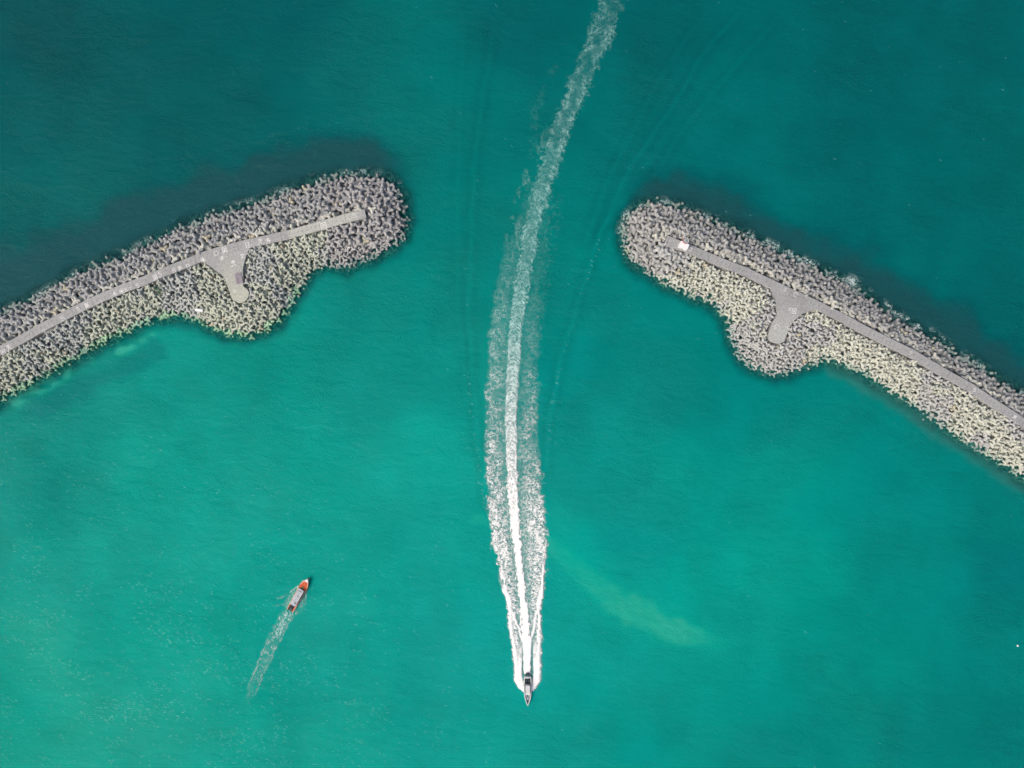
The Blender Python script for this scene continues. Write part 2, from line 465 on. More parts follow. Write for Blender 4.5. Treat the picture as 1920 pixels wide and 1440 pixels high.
# ------------------------------------------------------------------ foam sheets (real relief, thin and broken)
def foam_object(name, px, py, white, alpha, label, z0=.05, rise=.35, base=(52, 140, 138), fresh=1.0):
    ny, nx = px.shape
    X = (px - 960) * M_PX; Y = (720 - py) * M_PX
    Z = z0 + rise * white * np.clip(alpha, 0, 1)
    idx = np.arange(nx * ny).reshape(ny, nx)
    F = np.stack([idx[:-1, :-1], idx[1:, :-1], idx[1:, 1:], idx[:-1, 1:]], -1).reshape(-1, 4)
    a = alpha.ravel()
    keep = a[F].max(1) > .03
    F = F[keep]
    used = np.unique(F); remap = -np.ones(nx * ny, int); remap[used] = np.arange(len(used))
    w = np.clip(white, 0, 1)[..., None]
    col = to_albedo(np.array(base, float)) * (1 - w) + (np.array([.40, .74, .71]) * (1 - np.asarray(fresh * np.ones(px.shape))[..., None]) + np.array([.88, .89, .89]) * np.asarray(fresh * np.ones(px.shape))[..., None]) * w
    V = np.stack([X, Y, Z], -1).reshape(-1, 3)[used]
    me = new_mesh(name, V, remap[F], True, col.reshape(-1, 3)[used], a[used])
    return link(name, me, M_FOAM, label=label, cat='wake foam', kind='stuff')

def line_x(y, pts):
    ys = [p[1] for p in pts]; xs = [p[0] for p in pts]
    return np.interp(y, ys, xs)

def main_wake():
    ycol = np.arange(-30, 1300, 1.0)
    C = [(1158,-30),(1148,0),(1130,60),(1102,120),(1077,180),(1050,240),(1027,320),(1006,390),(992,450),(984,500),(975,560),(966,620),(961,700),
         (958,780),(959,850),(961,920),(966,980),(972,1040),(978,1100),(984,1160),(988,1220),(989,1262),(989,1300)]
    cx = line_x(ycol, C)
    lat = np.arange(-74, 74.1, 1.0)
    py = np.repeat(ycol[:, None], len(lat), 1); px = cx[:, None] + lat[None, :]
    y = py
    wob = (fbm(px / 9, py / 9, 80, 3) - .5)
    CX = cx[:, None] + (fbm(py / 22, py * 0, 81, 2) - .5) * 8 * (1 - sstep(300, 650, y) * .8)
    hw = np.interp(y, [-30, 200, 400, 600, 750, 900, 1050, 1130, 1200, 1225, 1250, 1262], [25, 20, 17, 14, 12, 10, 8, 7.5, 9, 8, 7, 7])
    u = (px - CX) / hw + wob * np.interp(y, [0, 400, 600, 1000, 1100], [1.0, .6, .35, .4, .35])
    u = u + (fbm(px / 2.4, py / 5, 83, 2) - .5) * 1.1 * sstep(800, 950, y) * (1 - sstep(1180, 1230, y))
    # ∩-shaped churn arcs across the propeller trail
    yy = y - 12 * np.clip(np.abs(u), 0, 1.3) ** 2
    arcs = ridge(px / 9, yy / 4.2, 100, 1.5)
    arcs2 = ridge(px / 4.0, yy / 3.2, 110, 1.3)
    strings = np.clip(arcs * .8 + arcs2 * .55, 0, 1)
    strings = np.clip(strings * (1 + .5 * np.exp(-((np.abs(u) - .75) / .3) ** 2) * (1 - sstep(500, 800, y))), 0, 1.2)
    core = 1 - sstep(np.interp(y, [0, 600, 800], [.5, .7, .78]), np.interp(y, [0, 600, 800], [1.25, 1.15, 1.12]), np.abs(u) + (fbm(px / 3.5, py / 3.5, 84, 2) - .5) * .9 * (1 - sstep(500, 750, y)))
    core = core * (1 - .5 * np.exp(-(u / .38) ** 2) * (1 - sstep(200, 420, y)))
    solid = np.interp(y, [-30, 200, 420, 600, 700, 800, 900, 980, 1080, 1300], [.0, .0, .0, .02, .05, .08, .20, .48, .88, 1])
    clump = fbm(px / 16, py / 13, 120, 3)
    breakup = np.interp(y, [-30, 150, 300, 500, 700], [.65, .6, .45, .25, 0])
    patch = 1 - breakup * (1 - sstep(.42, .56, clump + .05 * np.abs(np.clip(u, -1, 1))))
    bright = np.interp(y, [-30, 150, 400, 560, 700, 850, 950, 1300], [.30, .34, .42, .52, .62, .85, 1, 1])
    aC = core * patch * np.clip(bright * (strings * .95) + solid + np.interp(y, [0, 300, 600, 900], [.07, .10, .2, .38]) * .9, 0, 1)
    wC = np.clip(strings * np.interp(y, [0, 400, 700], [.75, .85, .95]) + solid * 1.15 + np.interp(y, [0, 600, 900], [.12, .2, .30]), 0, 1)
    # the two side bands of broken foam
    Lx = line_x(y, [(985,330),(968,400),(948,460),(930,525),(918,600),(913,680),(908,780),(911,880),(916,960),(924,1020),(934,1062),(942,1095),(950,1120),
                    (953,1160),(960,1210),(965,1250),(966,1275),(975,1290),(984,1297),(986,1300)])
    Rx = line_x(y, [(1052,330),(1044,420),(1030,480),(1020,560),(1014,640),(1011,740),(1011,830),(1017,920),(1025,975),(1025,1050),(1021,1100),(1015,1140),
                    (1015,1200),(1013,1250),(1012,1275),(1003,1290),(993,1297),(991,1300)])
    edge_n = (fbm(px / 4, py / 7, 130, 3) - .5) * 14 * (1 - sstep(1150, 1280, y) * .6) + (fbm(px * 0, py / 33, 134, 2) - .5) * 12 * (1 - sstep(1050, 1120, y))
    net = np.clip(ridge(px / 6.5, py / 5.0, 145, 1.5, 8) * .6 + ridge(px / 3.6, py / 3.0, 140, 1.2, 6) * .7 + ridge(px / 2.3, py / 2.3, 150, 1.3, 5.5) * .5, 0, 1)
    out = {}
    cl0 = fbm(px / 7, py / 6, 166, 3)
    for side, E in ((-1, Lx), (1, Rx)):
        din = (px - E) if side < 0 else (E - px)            # distance inside the outer edge
        din = din + edge_n * .5
        span = np.abs(CX - E)
        v = np.clip(din / np.maximum(span, 1), 0, 1)
        same = (px < CX) if side < 0 else (px >= CX)
        dens = sstep(-3, np.interp(y, [600, 1000], [13, 3]) if side < 0 else np.interp(y, [600, 1000], [18, 4]), din + (cl0 - .5) * 10) * same
        prof = 1 - .62 * sstep(.38, .8, v)                        # thins out next to the core
        amp = np.interp(y, [330, 450, 540, 620, 760, 900, 980, 1100, 1210, 1300],
                        [.05, .22, .55, .72, .82, .9, 1, 1, 1, 1] if side < 0 else [.0, .08, .2, .34, .55, .80, .95, 1, 1, 1])
        cl = fbm(px / 13, py / 19, 160 + side, 3)
        pt = (sstep(.30, .58, cl) * .5 + .5) * (sstep(.25, .62, cl0) * .5 + .5)
        pt = pt * (1 - sstep(880, 1000, y)) + sstep(880, 1000, y) * (pt * .4 + .6)
        a = dens * amp * prof * pt * net * np.interp(y, [560, 800, 1000], [.75, 1.0, 1.3])
        film = dens * amp * np.interp(y, [560, 700, 850, 980, 1300], [.0, .05, .11, .22, .36])
        w_ = net
        # white crest on the outer rim and clots in the fresh part
        rim = np.exp(-((din - 4) / np.interp(y, [950, 1060, 1200, 1300], [1.6, 2.4, 4.2, 7])) ** 4) * same * sstep(1000, 1090, y)
        clot = sstep(.56, .66, fbm(px / 6, py / 11, 170 + side, 3)) * same * dens * sstep(880, 960, y) * (1 - sstep(1090, 1130, y)) * np.exp(-((v - .35) / .3) ** 2)
        a = np.maximum(np.maximum(a, film), np.maximum(rim, clot * .95)); w_ = np.maximum(w_, np.maximum(rim * 1.2, clot))
        out[side] = (a, w_)
    aS = np.where(px < CX, out[-1][0], out[1][0]); wS = np.where(px < CX, out[-1][1], out[1][1])
    # inner V arms that leave the stern
    aV = np.zeros_like(px)
    for arm in ([(925,1020),(930,1060),(941,1095),(950,1120),(961,1150),(974,1180),(984,1212),(988,1225)],
                [(1024,1010),(1021,1060),(1017,1095),(1012,1120),(1006,1150),(1000,1180),(993,1212),(990,1225)]):
        ax = line_x(y, arm) + wob * 6
        t = np.exp(-(np.abs(px - ax) / np.interp(y, [1010, 1090, 1220], [2, 3.2, 4.0])) ** 3) * sstep(1075, 1112, y) * (1 - sstep(1215, 1232, y))
        aV = np.maximum(aV, t)
    # dark smooth troughs between hull and spray, behind the transom
    for tr in ([(962,1130),(972,1165),(977,1200),(980,1230),(982,1262),(982,1290)], [(1008,1130),(1003,1165),(998,1200),(996,1230),(996,1262),(996,1290)]):
        tx = line_x(y, tr)
        k = np.exp(-(np.abs(px - tx) / np.interp(y, [1130, 1200, 1270], [2.5, 4.2, 3.2])) ** 2) * sstep(1140, 1190, y) * (1 - sstep(1262, 1282, y))
        aS = aS * (1 - .88 * k); wS = wS * (1 - .9 * k); aS = np.maximum(aS, .55 * k)
    # the spray fan that leaves the bow quarter
    spray = np.zeros_like(px)
    for sgn in (-1, 1):
        dx = (px - 989.5) * sgn
        top = np.interp(y, [1180, 1225, 1262, 1278, 1290, 1297], [8, 9.5, 11, 9, 7.5, 6])
        end = np.interp(y, [1180, 1225, 1262, 1278, 1290, 1297], [20, 23, 23, 22, 14, 5]) + wob * 9
        end = end + (fbm(px / 1.7, py / 2.6, 185, 2) - .5) * 7
        s_ = sstep(top - .8, top + 1.0, dx) * (1 - sstep(end - .6, end + .6, dx)) * sstep(1160, 1230, y) * (y < 1299)
        s_ *= np.clip(.55 + .6 * fbm(dx / 2.2 , (y - dx * 1.1) / 5, 180, 2) + sstep(1220, 1260, y) * .3, 0, 1)
        spray = np.maximum(spray, s_)
    ok = y < 1299
    jet = core * (y < 1263)
    a = np.maximum.reduce([aC * (y < 1263), aS * ok, aV, spray]); w_ = np.maximum.reduce([np.where(jet > .1, wC * jet, 0), wS * (1 - jet * sstep(1000,1100,y)), aV, spray])
    # faint remains beside the old trail and grain everywhere
    old = sstep(.50, .64, fbm(px / 12, py / 17, 190, 4)) * np.exp(-((np.abs(px - CX) - 27) / 15) ** 2) * sstep(200, 330, y) * (1 - sstep(520, 600, y)) * (px < CX) * .30 * (net * .8 + .2)
    old2 = sstep(.52, .7, fbm(px / 3, py / 3, 195, 3)) * np.exp(-((px - CX - 34) / 18) ** 2) * sstep(330, 420, y) * (1 - sstep(600, 700, y)) * .10
    a = np.maximum(a, np.maximum(old, old2)); w_ = np.maximum(w_, np.clip((old + old2) * 1.6, 0, .75))
    a = np.clip(a, 0, 1)
    # fade out at the sheet's own borders
    a *= 1 - sstep(66, 73, np.abs(lat))[None, :]
    foam_object('wake_foam', px, py, w_, a, 'long white double-banded wake foaming behind the speedboat', rise=.35, fresh=sstep(480, 950, py))
main_wake()

def small_wake():
    # local frame: s runs aft from the stern of the orange boat, t to the side
    s = np.arange(-66, 330, .8); t = np.arange(-46, 46.1, .8)
    S, T = np.meshgrid(s, t, indexing='ij')
    ax = np.interp(S, [-66, 0, 60, 120, 180, 330], [577, 544, 516, 492, 470, 420])
    ay = np.interp(S, [-66, 0, 60, 120, 180, 330], [1085, 1146, 1196, 1250, 1302, 1440])
    nx, ny = .82, .57
    px = ax + T * nx; py = ay + T * ny
    wob = fbm(px / 8, py / 8, 200, 3) - .5
    net = np.clip(ridge(T / 3.0, S / 9, 210, 1.8) * .9 + ridge(T / 2.0, S / 5, 220, 1.8) * .5, 0, 1)
    hw = np.interp(S, [0, 15, 60, 120, 180, 215], [10, 13, 13, 11, 9, 5])
    core = (1 - sstep(.6, 1.15, np.abs(T + 1) / hw + wob * .8)) * sstep(-3, 3, S)
    fade = np.interp(S, [0, 30, 80, 130, 165, 215], [1, .85, .62, .42, .24, 0])
    a = core * fade * np.clip(net * (1.0 - .6 * (1 - sstep(.38, .55, fbm(px / 9, py / 9, 250, 2)))) + .10 * fade, 0, 1)
    rail = np.exp(-((np.abs(T + 1 + wob * 5) - hw * .85) / 2.0) ** 2) * sstep(60, 90, S) * (1 - sstep(150, 190, S)) * .45 * sstep(.4, .6, net + .25)
    a = np.maximum(a, rail)
    w_ = np.clip(net * 1.05 + .2, 0, 1)
    # bow-wave arcs off both sides of the hull
    for sg, pts in ((-1, [(-45, 9), (-38, 12), (-22, 20), (-12, 27), (-4, 34)]), (1, [(-52, 7), (-44, 10), (-34, 15), (-24, 19), (-14, 20), (-8, 19)]),
                    (-1, [(-14, 10), (-6, 15), (0, 22), (8, 30)]), (1, [(-60, 3), (-52, 9), (-44, 11), (-38, 12)]), (-1, [(-58, 4), (-50, 9), (-42, 11)]),
                    (1, [(-2, 8), (10, 11), (20, 12)])):
        dl, pr = seg_dist(S, T * sg, pts)
        dim = 1.25 if pts[0][0] < -20 else .7
        arc = np.exp(-((dl + wob * 5) / 1.0) ** 2) * dim * .8 * (1 - .75 * pr / (len(pts) - 1)) * (.3 + .7 * sstep(.36, .55, fbm(px / 5, py / 5, 230, 2)))
        a = np.maximum(a, np.clip(arc, 0, 1)); w_ = np.maximum(w_, arc)
    ins = ((np.abs(T) < 22) & (S > -42) & (S < 0))
    a = np.maximum(a, ins * (ridge(px / 3, py / 3, 240, 1.8) * 1.0 * (1 - sstep(11, 21, np.abs(T))) * sstep(-42, -26, S)))
    # its own narrow diverging wavelets, bottom
    a *= 1 - sstep(40, 45, np.abs(T))
    foam_object('wake_foam', px, py, w_, np.clip(a, 0, 1) * .9, 'thin pale wake and bow ripples around the orange boat', rise=.2, fresh=.25, base=(60, 165, 150))
small_wake()

# flecks: broken wavelet crests, painted sun glints, and wash along the seaward toe
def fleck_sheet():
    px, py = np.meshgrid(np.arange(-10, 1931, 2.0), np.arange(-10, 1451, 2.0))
    # crests and glints are drawn as small tilted strips so that each is a few tens of centimetres wide
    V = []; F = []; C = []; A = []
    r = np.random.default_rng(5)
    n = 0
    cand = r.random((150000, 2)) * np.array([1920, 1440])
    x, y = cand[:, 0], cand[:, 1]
    dens = .003 + .8 * (1 - sstep(0, 900, np.hypot((x - 0) * .8, (y - 1440) * 1.2)))  # sun glitter painted as pale flecks, densest toward the lower left
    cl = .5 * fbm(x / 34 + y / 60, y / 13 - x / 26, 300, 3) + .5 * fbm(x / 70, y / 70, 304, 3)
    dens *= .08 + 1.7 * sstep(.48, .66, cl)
    # dark lee beside the left breakwater shows more crests
    d = -sdist(x, y, LEFT); yc = np.interp(x, [p[0] for p in LWALK], [p[1] for p in LWALK])
    dens += ((d > 4) & (d < 120) & (y < yc) & (x < 700)) * .16 * sstep(.42, .6, cl)
    ins = inside(x, y, LEFT) | inside(x, y, RIGHT)
    for line, nn in (([(475, 1285), (462, 1340), (455, 1400)], .35), ([(560, 1160), (575, 1215), (600, 1275)], .35), ([(528, 1240), (520, 1330), (512, 1438)], .6), ([(500, 1225), (512, 1300), (520, 1370), (500, 1440)], .6), ([(535, 1235), (540, 1300), (530, 1440)], .5),
                     ([(895, 845), (898, 900), (910, 950)], .9), ([(880, 700), (885, 800), (892, 850)], .4), ([(876, 480), (878, 600)], .15),
                     ([(1024, 880), (1032, 790), (1048, 690)], .5), ([(1048, 690), (1085, 570), (1125, 450)], .25)):
        dl, _ = seg_dist(x, y, line); dens += (dl < 4) * nn * .8
    # (individual crests behind the orange boat)
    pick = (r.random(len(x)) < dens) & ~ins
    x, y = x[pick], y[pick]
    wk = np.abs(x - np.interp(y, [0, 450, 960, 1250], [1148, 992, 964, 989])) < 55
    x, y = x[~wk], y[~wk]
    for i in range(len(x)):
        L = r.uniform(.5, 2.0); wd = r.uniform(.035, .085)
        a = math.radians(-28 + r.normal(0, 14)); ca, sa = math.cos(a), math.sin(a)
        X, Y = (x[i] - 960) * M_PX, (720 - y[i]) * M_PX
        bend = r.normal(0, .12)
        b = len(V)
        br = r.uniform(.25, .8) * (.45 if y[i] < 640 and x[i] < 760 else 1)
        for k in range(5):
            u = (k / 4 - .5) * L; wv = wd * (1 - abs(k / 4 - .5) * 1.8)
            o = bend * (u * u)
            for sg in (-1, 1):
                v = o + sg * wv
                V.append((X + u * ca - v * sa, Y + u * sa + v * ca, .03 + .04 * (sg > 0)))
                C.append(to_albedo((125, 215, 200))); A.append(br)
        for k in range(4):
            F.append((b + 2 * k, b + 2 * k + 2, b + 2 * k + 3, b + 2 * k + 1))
    me = new_mesh('crest_glint_flecks', np.array(V), np.array(F), True, np.array(C), np.array(A))
    link('crest_glint_flecks', me, M_FOAM, label='pale broken wavelet crests and painted sun glints scattered over the green sea surface', cat='waves', kind='stuff')
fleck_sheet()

def shore_wash():
    for nm, pts, lab, dens in (('shore_foam', [(1165,440),(1172,408),(1200,385),(1240,378),(1300,400),(1370,425),(1450,462),(1520,495),(1580,520),(1610,535),(1660,575),(1740,622),(1800,662),(1870,710),(1940,755)],
                                'broken white wash along the seaward edge of the right breakwater', 1.0),
                               ('shore_foam', [(-30,600),(60,560),(150,508),(270,456),(385,404),(480,376),(590,336),(680,322),(725,330),(750,350)],
                                'sparse pale wash along the seaward edge of the left breakwater', .55)):
        # ribbon around the waterline
        ss = [0]
        for i in range(len(pts) - 1): ss.append(ss[-1] + math.dist(pts[i], pts[i + 1]))
        s = np.arange(0, ss[-1], .9); t = np.arange(-16, 16.1, .9)
        S, T = np.meshgrid(s, t, indexing='ij')
        X0 = np.interp(S, ss, [p[0] for p in pts]); Y0 = np.interp(S, ss, [p[1] for p in pts])
        gx = np.gradient(X0, axis=0); gy = np.gradient(Y0, axis=0); gl = np.hypot(gx, gy)
        px = X0 - gy / gl * T * -1; py = Y0 + gx / gl * T * -1
        cl = fbm(px / 17, py / 17, 310, 3)
        net = ridge(px / 3.0, py / 3.0, 320, 1.6)
        a = net * sstep(.46, .62, cl) * np.exp(-((T - 1) / 7.5) ** 2) * dens
        if dens == 1.0:
            d1 = np.hypot(px - 1597, py - 528)
            a = np.maximum(a, np.exp(-(d1 / 12) ** 2) * ridge(px / 4, py / 3, 330, 1.2) * .95)
            d1 = np.hypot(px - 1168, py - 421); a = np.maximum(a, np.exp(-(d1 / 3) ** 2))
        foam_object(nm, px, py, np.clip(a * 1.3 + .25, 0, 1), np.clip(a, 0, 1), lab, z0=.06, rise=.25, base=(90, 160, 158), fresh=.6)
shore_wash()

# ------------------------------------------------------------------ breakwaters
def surf_z(d):
    """armour surface height as a function of distance inside the waterline"""
    return np.where(d > 0, np.minimum(-1.15 + .47 * d, 4.1), -1.15 + .62 * d)

def walk_mesh(pts, hw, z0, z1):
    """slab with square ends following a centre line, plus arc length"""
    P = np.array(pts); T = np.gradient(P, axis=0); T /= np.linalg.norm(T, axis=1)[:, None]
    N = np.stack([-T[:, 1], T[:, 0]], 1)
    return P + N * hw, P - N * hw, T, N

GLY = {  # strokes in a unit square, y up
    '5': [[(.85,1),(.25,1),(.2,.58),(.6,.62),(.85,.4),(.75,.08),(.4,0),(.12,.12)]],
    '0': [[(.5,1),(.2,.8),(.15,.3),(.4,0),(.7,.1),(.85,.5),(.75,.9),(.5,1)]],
    '9': [[(.8,.65),(.5,.45),(.2,.6),(.25,.95),(.6,1),(.8,.75),(.75,.3),(.55,0)]],
    'field': [[(.15,1),(.85,1),(.85,.45),(.15,.45),(.15,1)],[(.5,1),(.5,.45)],[(.15,.72),(.85,.72)],[(.1,.28),(.88,.28),(.75,0)],[(.5,.45),(.4,.15),(.1,0)]],
    'sun': [[(.2,1),(.8,1),(.8,0),(.2,0),(.2,1)],[(.2,.5),(.8,.5)]],
    'big': [[(.1,.7),(.9,.7)],[(.5,1),(.48,.6),(.3,.2),(.05,0)],[(.5,.6),(.7,.2),(.95,0)],[(.2,.92),(.8,.92)]],
    'many': [[(.5,1),(.2,.7)],[(.35,.9),(.75,.9),(.4,.55),(.1,.42)],[(.6,.6),(.3,.3)],[(.45,.5),(.9,.5),(.55,.12),(.15,0)],[(.4,.75),(.55,.68)]],
    'star': [[(.5,1),(.5,0)],[(.05,.5),(.95,.5)],[(.15,.85),(.85,.12)],[(.85,.9),(.15,.12)]],
    'wen': [[(.45,1),(.55,.88)],[(.1,.75),(.9,.75)],[(.7,.7),(.45,.3),(.1,0)],[(.3,.7),(.55,.3),(.9,0)]],
    'c': [[(.85,.9),(.5,1),(.2,.8),(.15,.35),(.4,0),(.85,.1)]],
    'hui': [[(.1,1),(.9,1),(.9,0),(.1,0),(.1,1)],[(.35,.7),(.65,.7),(.65,.3),(.35,.3),(.35,.7)]],
    'one': [[(.3,.8),(.5,1),(.5,0)]],
    'ring': [[(.5+.45*math.cos(a*math.pi/6),.5+.45*math.sin(a*math.pi/6)) for a in range(13)]],
    'arc': [[(0,.3),(.25,.7),(.6,.8),(.95,.4)],[(.1,.1),(.4,.35)]],
}
def glyph(mb, key, cx, cy, size, ang, z, sw=.2):
    ca, sa = math.cos(ang), math.sin(ang)
    for st in GLY[key]:
        for (ax, ay), (bx, by) in zip(st[:-1], st[1:]):
            a = ((ax - .5) * size, (ay - .5) * size); b = ((bx - .5) * size, (by - .5) * size)
            dx, dy = b[0] - a[0], b[1] - a[1]; l = math.hypot(dx, dy)
            if l == 0: continue
            dx /= l; dy /= l; h = sw / 2 * random.uniform(.8, 1.25); e = h * .6
            q = [(a[0] - dx * e + dy * h, a[1] - dy * e - dx * h), (b[0] + dx * e + dy * h, b[1] + dy * e - dx * h),
                 (b[0] + dx * e - dy * h, b[1] + dy * e + dx * h), (a[0] - dx * e - dy * h, a[1] - dy * e + dx * h)]
            zz = z + random.uniform(0, .004)
            mb.add([(cx + x * ca - y * sa, cy + x * sa + y * ca, zz) for x, y in q], [(0, 1, 2, 3)])

def build_breakwater(name, label, poly, walk, spur, tone_fn, marks, tag_):
    org = Vector((walk[len(walk) // 2][0], walk[len(walk) // 2][1], 0))
    root = thing('breakwater', org, 0, label, 'breakwater')
    def loc(V): return np.asarray(V) - np.array(org)
    # rubble core
    xs = np.arange(min(p[0] for p in poly) - 14, max(p[0] for p in poly) + 14, 1.1)
    ys = np.arange(min(p[1] for p in poly) - 14, max(p[1] for p in poly) + 14, 1.1)
    X, Y = np.meshgrid(xs, ys)
    d = sdist(X, Y, poly)
    Z = surf_z(d) - 1.5 + (fbm(X / 2.2, Y / 2.2, 400, 3) - .5) * 1.6
    dw, _ = seg_dist(X, Y, walk)
    Z = np.where(dw < 3, np.maximum(Z, 3.0), Z)
    idx = np.arange(X.size).reshape(X.shape)
    F = np.stack([idx[:-1, :-1], idx[:-1, 1:], idx[1:, 1:], idx[1:, :-1]], -1).reshape(-1, 4)
    F = F[(d.ravel()[F].min(1) > -13)]
    link('rubble_core', new_mesh('rubble_core', loc(np.stack([X, Y, Z], -1).reshape(-1, 3)), F, True), M_ROCK, root)
    # walkway: finely subdivided top so that its slab-by-slab tone can vary
    P = np.array(walk); seg = np.r_[0, np.cumsum(np.linalg.norm(np.diff(P, axis=0), axis=1))]
    n = int(seg[-1] / .8)
    s = np.linspace(0, seg[-1], n)
    Q = np.stack([np.interp(s, seg, P[:, 0]), np.interp(s, seg, P[:, 1])], 1)
    T = np.gradient(Q, axis=0); k = np.ones(9) / 9
    T = np.stack([np.convolve(np.pad(T[:, j], 4, 'edge'), k, 'valid') for j in (0, 1)], 1)
    T /= np.linalg.norm(T, axis=1)[:, None]; N = np.stack([-T[:, 1], T[:, 0]], 1)
    offs = [(-HW, 2.2), (-HW, ZW - .12), (-HW + .12, ZW), (-HW * .5, ZW), (0, ZW), (HW * .5, ZW), (HW - .12, ZW), (HW, ZW - .12), (HW, 2.2)]
    V = []; C = []
    for j, (o, z) in enumerate(offs):
        pt = Q + N * o
        V.append(np.c_[pt, np.full(n, z)])
        C.append(tone_fn(s, pt))
    V = np.stack(V, 1).reshape(-1, 3); C = np.stack(C, 1).reshape(-1, 3)
    m = len(offs); idx = np.arange(n * m).reshape(n, m)
    F = np.stack([idx[:-1, :-1], idx[1:, :-1], idx[1:, 1:], idx[:-1, 1:]], -1).reshape(-1, 4)
    F = [tuple(f) for f in F[:, ::-1]] + [tuple(idx[0, ::-1]), tuple(idx[-1])]
    WV, WF, WC = list(map(tuple, loc(V))), list(F), C
    # landing (the T-shaped spur), 3 cm lower than the walkway
    gx = np.arange(min(p[0] for p in spur), max(p[0] for p in spur), .6)
    mb = MB(); n_ = len(spur)
    ar = sum(spur[i][0] * spur[(i + 1) % n_][1] - spur[(i + 1) % n_][0] * spur[i][1] for i in range(n_))
    sp = spur if ar > 0 else spur[::-1]
    zt = ZW - .03
    V = [(x, y, 1.5) for x, y in sp] + [(x, y, zt - .08) for x, y in sp]
    cxm = sum(p[0] for p in sp) / n_; cym = sum(p[1] for p in sp) / n_
    V += [(x, y, zt) for x, y in sp]
    F = []
    for r_ in (0, n_):
        for i in range(n_): F.append((r_ + i, r_ + (i + 1) % n_, r_ + n_ + (i + 1) % n_, r_ + n_ + i))
    F.append(tuple(range(2 * n_, 3 * n_)))
    C = np.array([tone_fn(None, np.array([[v[0], v[1]]]))[0] for v in V])
    link('landing', new_mesh('landing', loc(np.array(V)), F, False, C), M_WALK, root)
    # joints and drain holes
    mb = MB(); step = 2.05
    for i, sv in enumerate(np.arange(1.0, seg[-1] - .6, step)):
        q = np.array([np.interp(sv, s, Q[:, 0]), np.interp(sv, s, Q[:, 1])]); kk = min(int(sv / seg[-1] * n), n - 1)
        t, nn = T[kk], N[kk]
        def rect(o, hl, hw_, z):
            c = q + nn * o
            pts = [c + t * a * hl + nn * b * hw_ for a, b in ((-1, -1), (1, -1), (1, 1), (-1, 1))]
            mb.add([(p[0] - org.x, p[1] - org.y, z) for p in pts], [(0, 1, 2, 3)])
        rect(random.uniform(-.1, .1), .10, .24, ZW + .004)
        if i % 5 == 0: rect(0, .045, HW - .2, ZW + .008)
        elif random.random() < .6:
            rect(random.uniform(-1.3, 1.3), .05, random.uniform(.2, .6), ZW + .004)
    nj = len(mb.f)
    for key, px_, py_, sz, an in marks:
        x, y = W(px_, py_, ZW)
        g = MB(); glyph(g, key, x - org.x, y - org.y, sz * M_PX, math.radians(an), ZW + .010, .15 * sz * M_PX / 2.2 + .05)
        g.build('painted_character', M_MARK, root)
    # scuffs of old paint
    for _ in range(70):
        key, px_, py_, sz, an = random.choice(marks)
        x, y = W(px_ + random.uniform(-14, 14), py_ + random.uniform(-3, 3), ZW)
        dw_, _p = seg_dist(np.array([x]), np.array([y]), walk)
        if dw_[0] > HW - .35: continue
        a = random.uniform(0, 3.1); l = random.uniform(.1, .3); h = .05
        ca, sa = math.cos(a), math.sin(a)
        mb.add([(x - org.x + u * ca - v * sa, y - org.y + u * sa + v * ca, ZW + .012) for u, v in ((-l, -h), (l, -h), (l, h), (-l, h))], [(0, 1, 2, 3)])
    nb = len(WV); allF = WF + [tuple(i + nb for i in f) for f in mb.f]
    allC = np.concatenate([WC, np.ones((len(mb.v), 3)) * .3])
    me = new_mesh('walkway', WV + mb.v, allF, False, allC)
    mi = np.zeros(len(allF), np.int32); mi[len(WF):] = 1; mi[len(WF) + nj:] = 2
    o = link('walkway', me, M_WALK, root); me.materials.append(M_JOINT); me.materials.append(M_MARK)
    me.polygons.foreach_set('material_index', mi)
    return root

def tone_left(s, P):
    px = P[:, 0] / M_PX * CAMH / (CAMH - ZW) + 960; py = 720 - P[:, 1] / M_PX * CAMH / (CAMH - ZW)
    base = np.array([.345, .358, .36])
    c = np.repeat(base[None], len(P), 0) * (1 + (vnoise(np.floor(px / 38) * 1.7, py * 0 + .3, 501)[:, None] - .5) * .20)
    pale = sstep(538, 545, px)[:, None] * (1 - sstep(655, 690, px)[:, None])
    c = c * (1 - pale) + np.array([.44, .46, .43]) * pale
    sp = (sstep(500, 545, py) * (px > 400) * (px < 480))[:, None]
    c = c * (1 - sp) + np.array([.46, .48, .41]) * sp
    md = (sstep(470, 500, py) * (px > 400) * (px < 480))[:, None] * (1 - sp)
    return c * (1 - md * .6) + np.array([.41, .43, .40]) * md * .6
def tone_right(s, P):
    px = P[:, 0] / M_PX * CAMH / (CAMH - ZW) + 960; py = 720 - P[:, 1] / M_PX * CAMH / (CAMH - ZW)
    c = np.repeat(np.array([[.325, .335, .342]]), len(P), 0) * (1 + (vnoise(np.floor(px / 36) * 1.7, py * 0 + .3, 502)[:, None] - .5) * .20)
    sp = (sstep(570, 610, py) * (px > 1435) * (px < 1500))[:, None]
    return c * (1 - sp) + np.array([.41, .43, .415]) * sp

